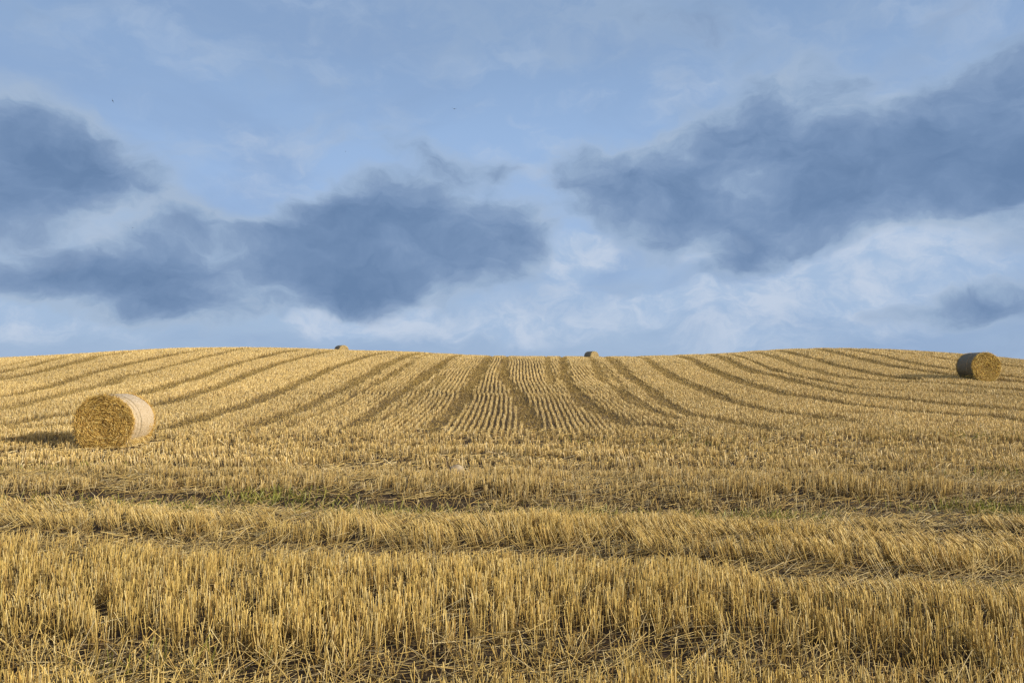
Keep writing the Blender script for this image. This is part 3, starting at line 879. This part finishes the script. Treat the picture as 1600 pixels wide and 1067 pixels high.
    for k in range(nyy):
        f = k / (nyy - 1); yy = e0 + (e1 - e0) * f
        r = bale_radius(t2, yy) + .013 + .006 * np.sin(yy * 60 + .5 * np.sin(t2 * 2)) + .003 * rng.normal(0, 1, nt2)
        if k in (0, nyy - 1): r -= .012
        Vn.append(np.stack([r * np.cos(t2), yy, BR + r * np.sin(t2)], -1))
    Vn = np.concatenate(Vn); i = np.arange(nt2); j = (i + 1) % nt2
    Qn = np.concatenate([np.stack([k * nt2 + i, k * nt2 + j, (k + 1) * nt2 + j, (k + 1) * nt2 + i], -1) for k in range(nyy - 1)])
    net = mesh_np('net_wrap', Vn, Qn, netm, parent=root, smooth=True)
    # overlap seams of the net: thin raised bands
    Vs = []; Qs = []; base = 0
    for yc, hwid in ((.22, .006), (.42, .011)) if netm is NET else ((.40, .010),):
        prof = [(-hwid, .012), (-hwid * .6, .026), (hwid * .6, .026), (hwid, .012)]
        for dy, dr in prof:
            yy = yc + dy + .008 * np.sin(2 * t2 + yc * 9)
            r = bale_radius(t2, yy) + dr
            Vs.append(np.stack([r * np.cos(t2), yy, BR + r * np.sin(t2)], -1))
        for k in range(3):
            Qs.append(base + np.stack([k * nt2 + i, k * nt2 + j, (k + 1) * nt2 + j, (k + 1) * nt2 + i], -1))
        base += 4 * nt2
    mesh_np('wrap_seam', np.concatenate(Vs), np.concatenate(Qs), NET_DARK, parent=net, smooth=True)
    return root


make_bale(BALES[0], 11000, 'large round straw bale with pale net wrap, nearest the camera at left', 1.15, NET)
make_bale(BALES[1], 4500, 'round straw bale with bright golden end face and shaded side at far right', np.array([[1.22, 1.28, 1.12]]), NET_SHADED)
make_bale(BALES[2], 1200, 'round bale half hidden behind the hill crest, the more leftward of two', np.array([[1.30, 1.6, 2.4]]), NET_SHADED)
make_bale(BALES[3], 1200, 'round bale half hidden behind the crest near the middle of the field', np.array([[1.30, 1.6, 2.4]]), NET_SHADED)


# ------------------------------------------------------------------ birds, stone
def make_bird(px, py, dist, span, yaw, roll, up, label):
    u, v = ray(px, py)
    me = bpy.data.meshes.new('bird')
    s = span / 2
    import bmesh
    bm = bmesh.new()
    # fuselage of rings
    prof = [(-.34, .004), (-.28, .035), (-.18, .075), (0, .10), (.15, .085), (.24, .05), (.30, .055), (.35, .035), (.42, .004)]
    rings = []
    for y, r in prof:
        rings.append([bm.verts.new((r * math.cos(a) * s * 1.3, y * s * 1.6, r * math.sin(a) * s * 1.3)) for a in np.linspace(0, 2 * math.pi, 8, endpoint=False)])
    for a, b in zip(rings[:-1], rings[1:]):
        for i in range(8):
            bm.faces.new((a[i], a[(i + 1) % 8], b[(i + 1) % 8], b[i]))
    # wings: tapered, swept, raised; tail fan
    for sd in (-1, 1):
        pts = [(.06, .18, 0), (.5, .24, up * .5), (1.0, .02, up), (.55, -.02, up * .45), (.06, -.12, 0)]
        top = [bm.verts.new((sd * x * s, y * s, z * s + .012 * s)) for x, y, z in pts]
        bot = [bm.verts.new((sd * x * s, y * s, z * s - .012 * s)) for x, y, z in pts]
        bm.faces.new(top); bm.faces.new(bot[::-1])
        for i in range(5):
            k = (i + 1) % 5; bm.faces.new((top[i], bot[i], bot[k], top[k]))
    pts = [(-.05, -.4), (-.14, -.75), (0, -.66), (.14, -.75), (.05, -.4)]
    top = [bm.verts.new((x * s, y * s, .01 * s)) for x, y in pts]; bot = [bm.verts.new((x * s, y * s, -.01 * s)) for x, y in pts]
    bm.faces.new(top); bm.faces.new(bot[::-1])
    for i in range(5):
        k = (i + 1) % 5; bm.faces.new((top[i], bot[i], bot[k], top[k]))
    bmesh.ops.recalc_face_normals(bm, faces=bm.faces)
    bm.to_mesh(me); bm.free()
    me.materials.append(M_BIRD)
    o = bpy.data.objects.new('bird', me); C.objects.link(o)
    o.location = (u * dist, dist, EYE + v * dist); o.rotation_euler = (R(10), roll, yaw)
    tag(o, label, 'bird', 'birds in the sky')


M_BIRD = bpy.data.materials.new('dark_feathers'); M_BIRD.use_nodes = True
_p = M_BIRD.node_tree.nodes['Principled BSDF']; _p.inputs['Roughness'].default_value = .8
_n = M_BIRD.node_tree.nodes.new('ShaderNodeTexNoise'); _n.inputs['Scale'].default_value = 20
_r = M_BIRD.node_tree.nodes.new('ShaderNodeValToRGB'); _r.color_ramp.elements[0].color = (.012, .012, .014, 1); _r.color_ramp.elements[1].color = (.05, .045, .04, 1)
M_BIRD.node_tree.links.new(_n.outputs['Fac'], _r.inputs[0]); M_BIRD.node_tree.links.new(_r.outputs[0], _p.inputs['Base Color'])
make_bird(176, 158, 130, .75, R(60), R(58), .25, 'dark bird banking steeply in the clear sky at upper left')
make_bird(710, 170.5, 140, .95, R(20), R(0), .35, 'tiny dark bird gliding in blue sky near the middle of the picture')
make_bird(207.5, 356, 170, .8, R(35), R(5), .3, 'faint small bird in front of the white cloud patch at left')
make_bird(540, 237, 230, .6, R(-50), R(-10), .3, 'faintest bird speck in pale sky between the two upper clouds')


def make_stone():
    import bmesh
    u, v = ray(712, 737); d = 12.6
    x, y = u * d, d
    bm = bmesh.new(); bmesh.ops.create_icosphere(bm, subdivisions=4, radius=1)
    for w in bm.verts:
        c = w.co
        n = .10 * math.sin(c.x * 3 + 1) + .08 * math.sin(c.y * 5 + c.z * 3) + .05 * math.sin(c.x * 9 + c.z * 7) + .03 * math.sin(c.y * 17 + c.x * 11)
        c *= 1 + n
        c.x *= .15; c.y *= .10; c.z *= .09
    me = bpy.data.meshes.new('stone'); bm.to_mesh(me); bm.free()
    for p in me.polygons: p.use_smooth = True
    m = bpy.data.materials.new('pale_stone'); m.use_nodes = True
    N = m.node_tree.nodes; L = m.node_tree.links; p = N['Principled BSDF']; p.inputs['Roughness'].default_value = .85
    n = N.new('ShaderNodeTexNoise'); n.inputs['Scale'].default_value = 3; n.inputs['Detail'].default_value = 8
    r = N.new('ShaderNodeValToRGB'); r.color_ramp.elements[0].color = (.22, .17, .11, 1); r.color_ramp.elements[0].position = .35
    r.color_ramp.elements[1].color = (.36, .29, .19, 1); r.color_ramp.elements[1].position = .65
    L.new(n.outputs['Fac'], r.inputs[0]); L.new(r.outputs[0], p.inputs['Base Color'])
    me.materials.append(m)
    o = bpy.data.objects.new('stone', me); C.objects.link(o)
    o.location = (x, y, float(ground_z(x, y)) + .10); o.rotation_euler = (0, R(-8), R(15))
    tag(o, 'pale field stone lying among the stubble in mid field', 'stone')


make_stone()
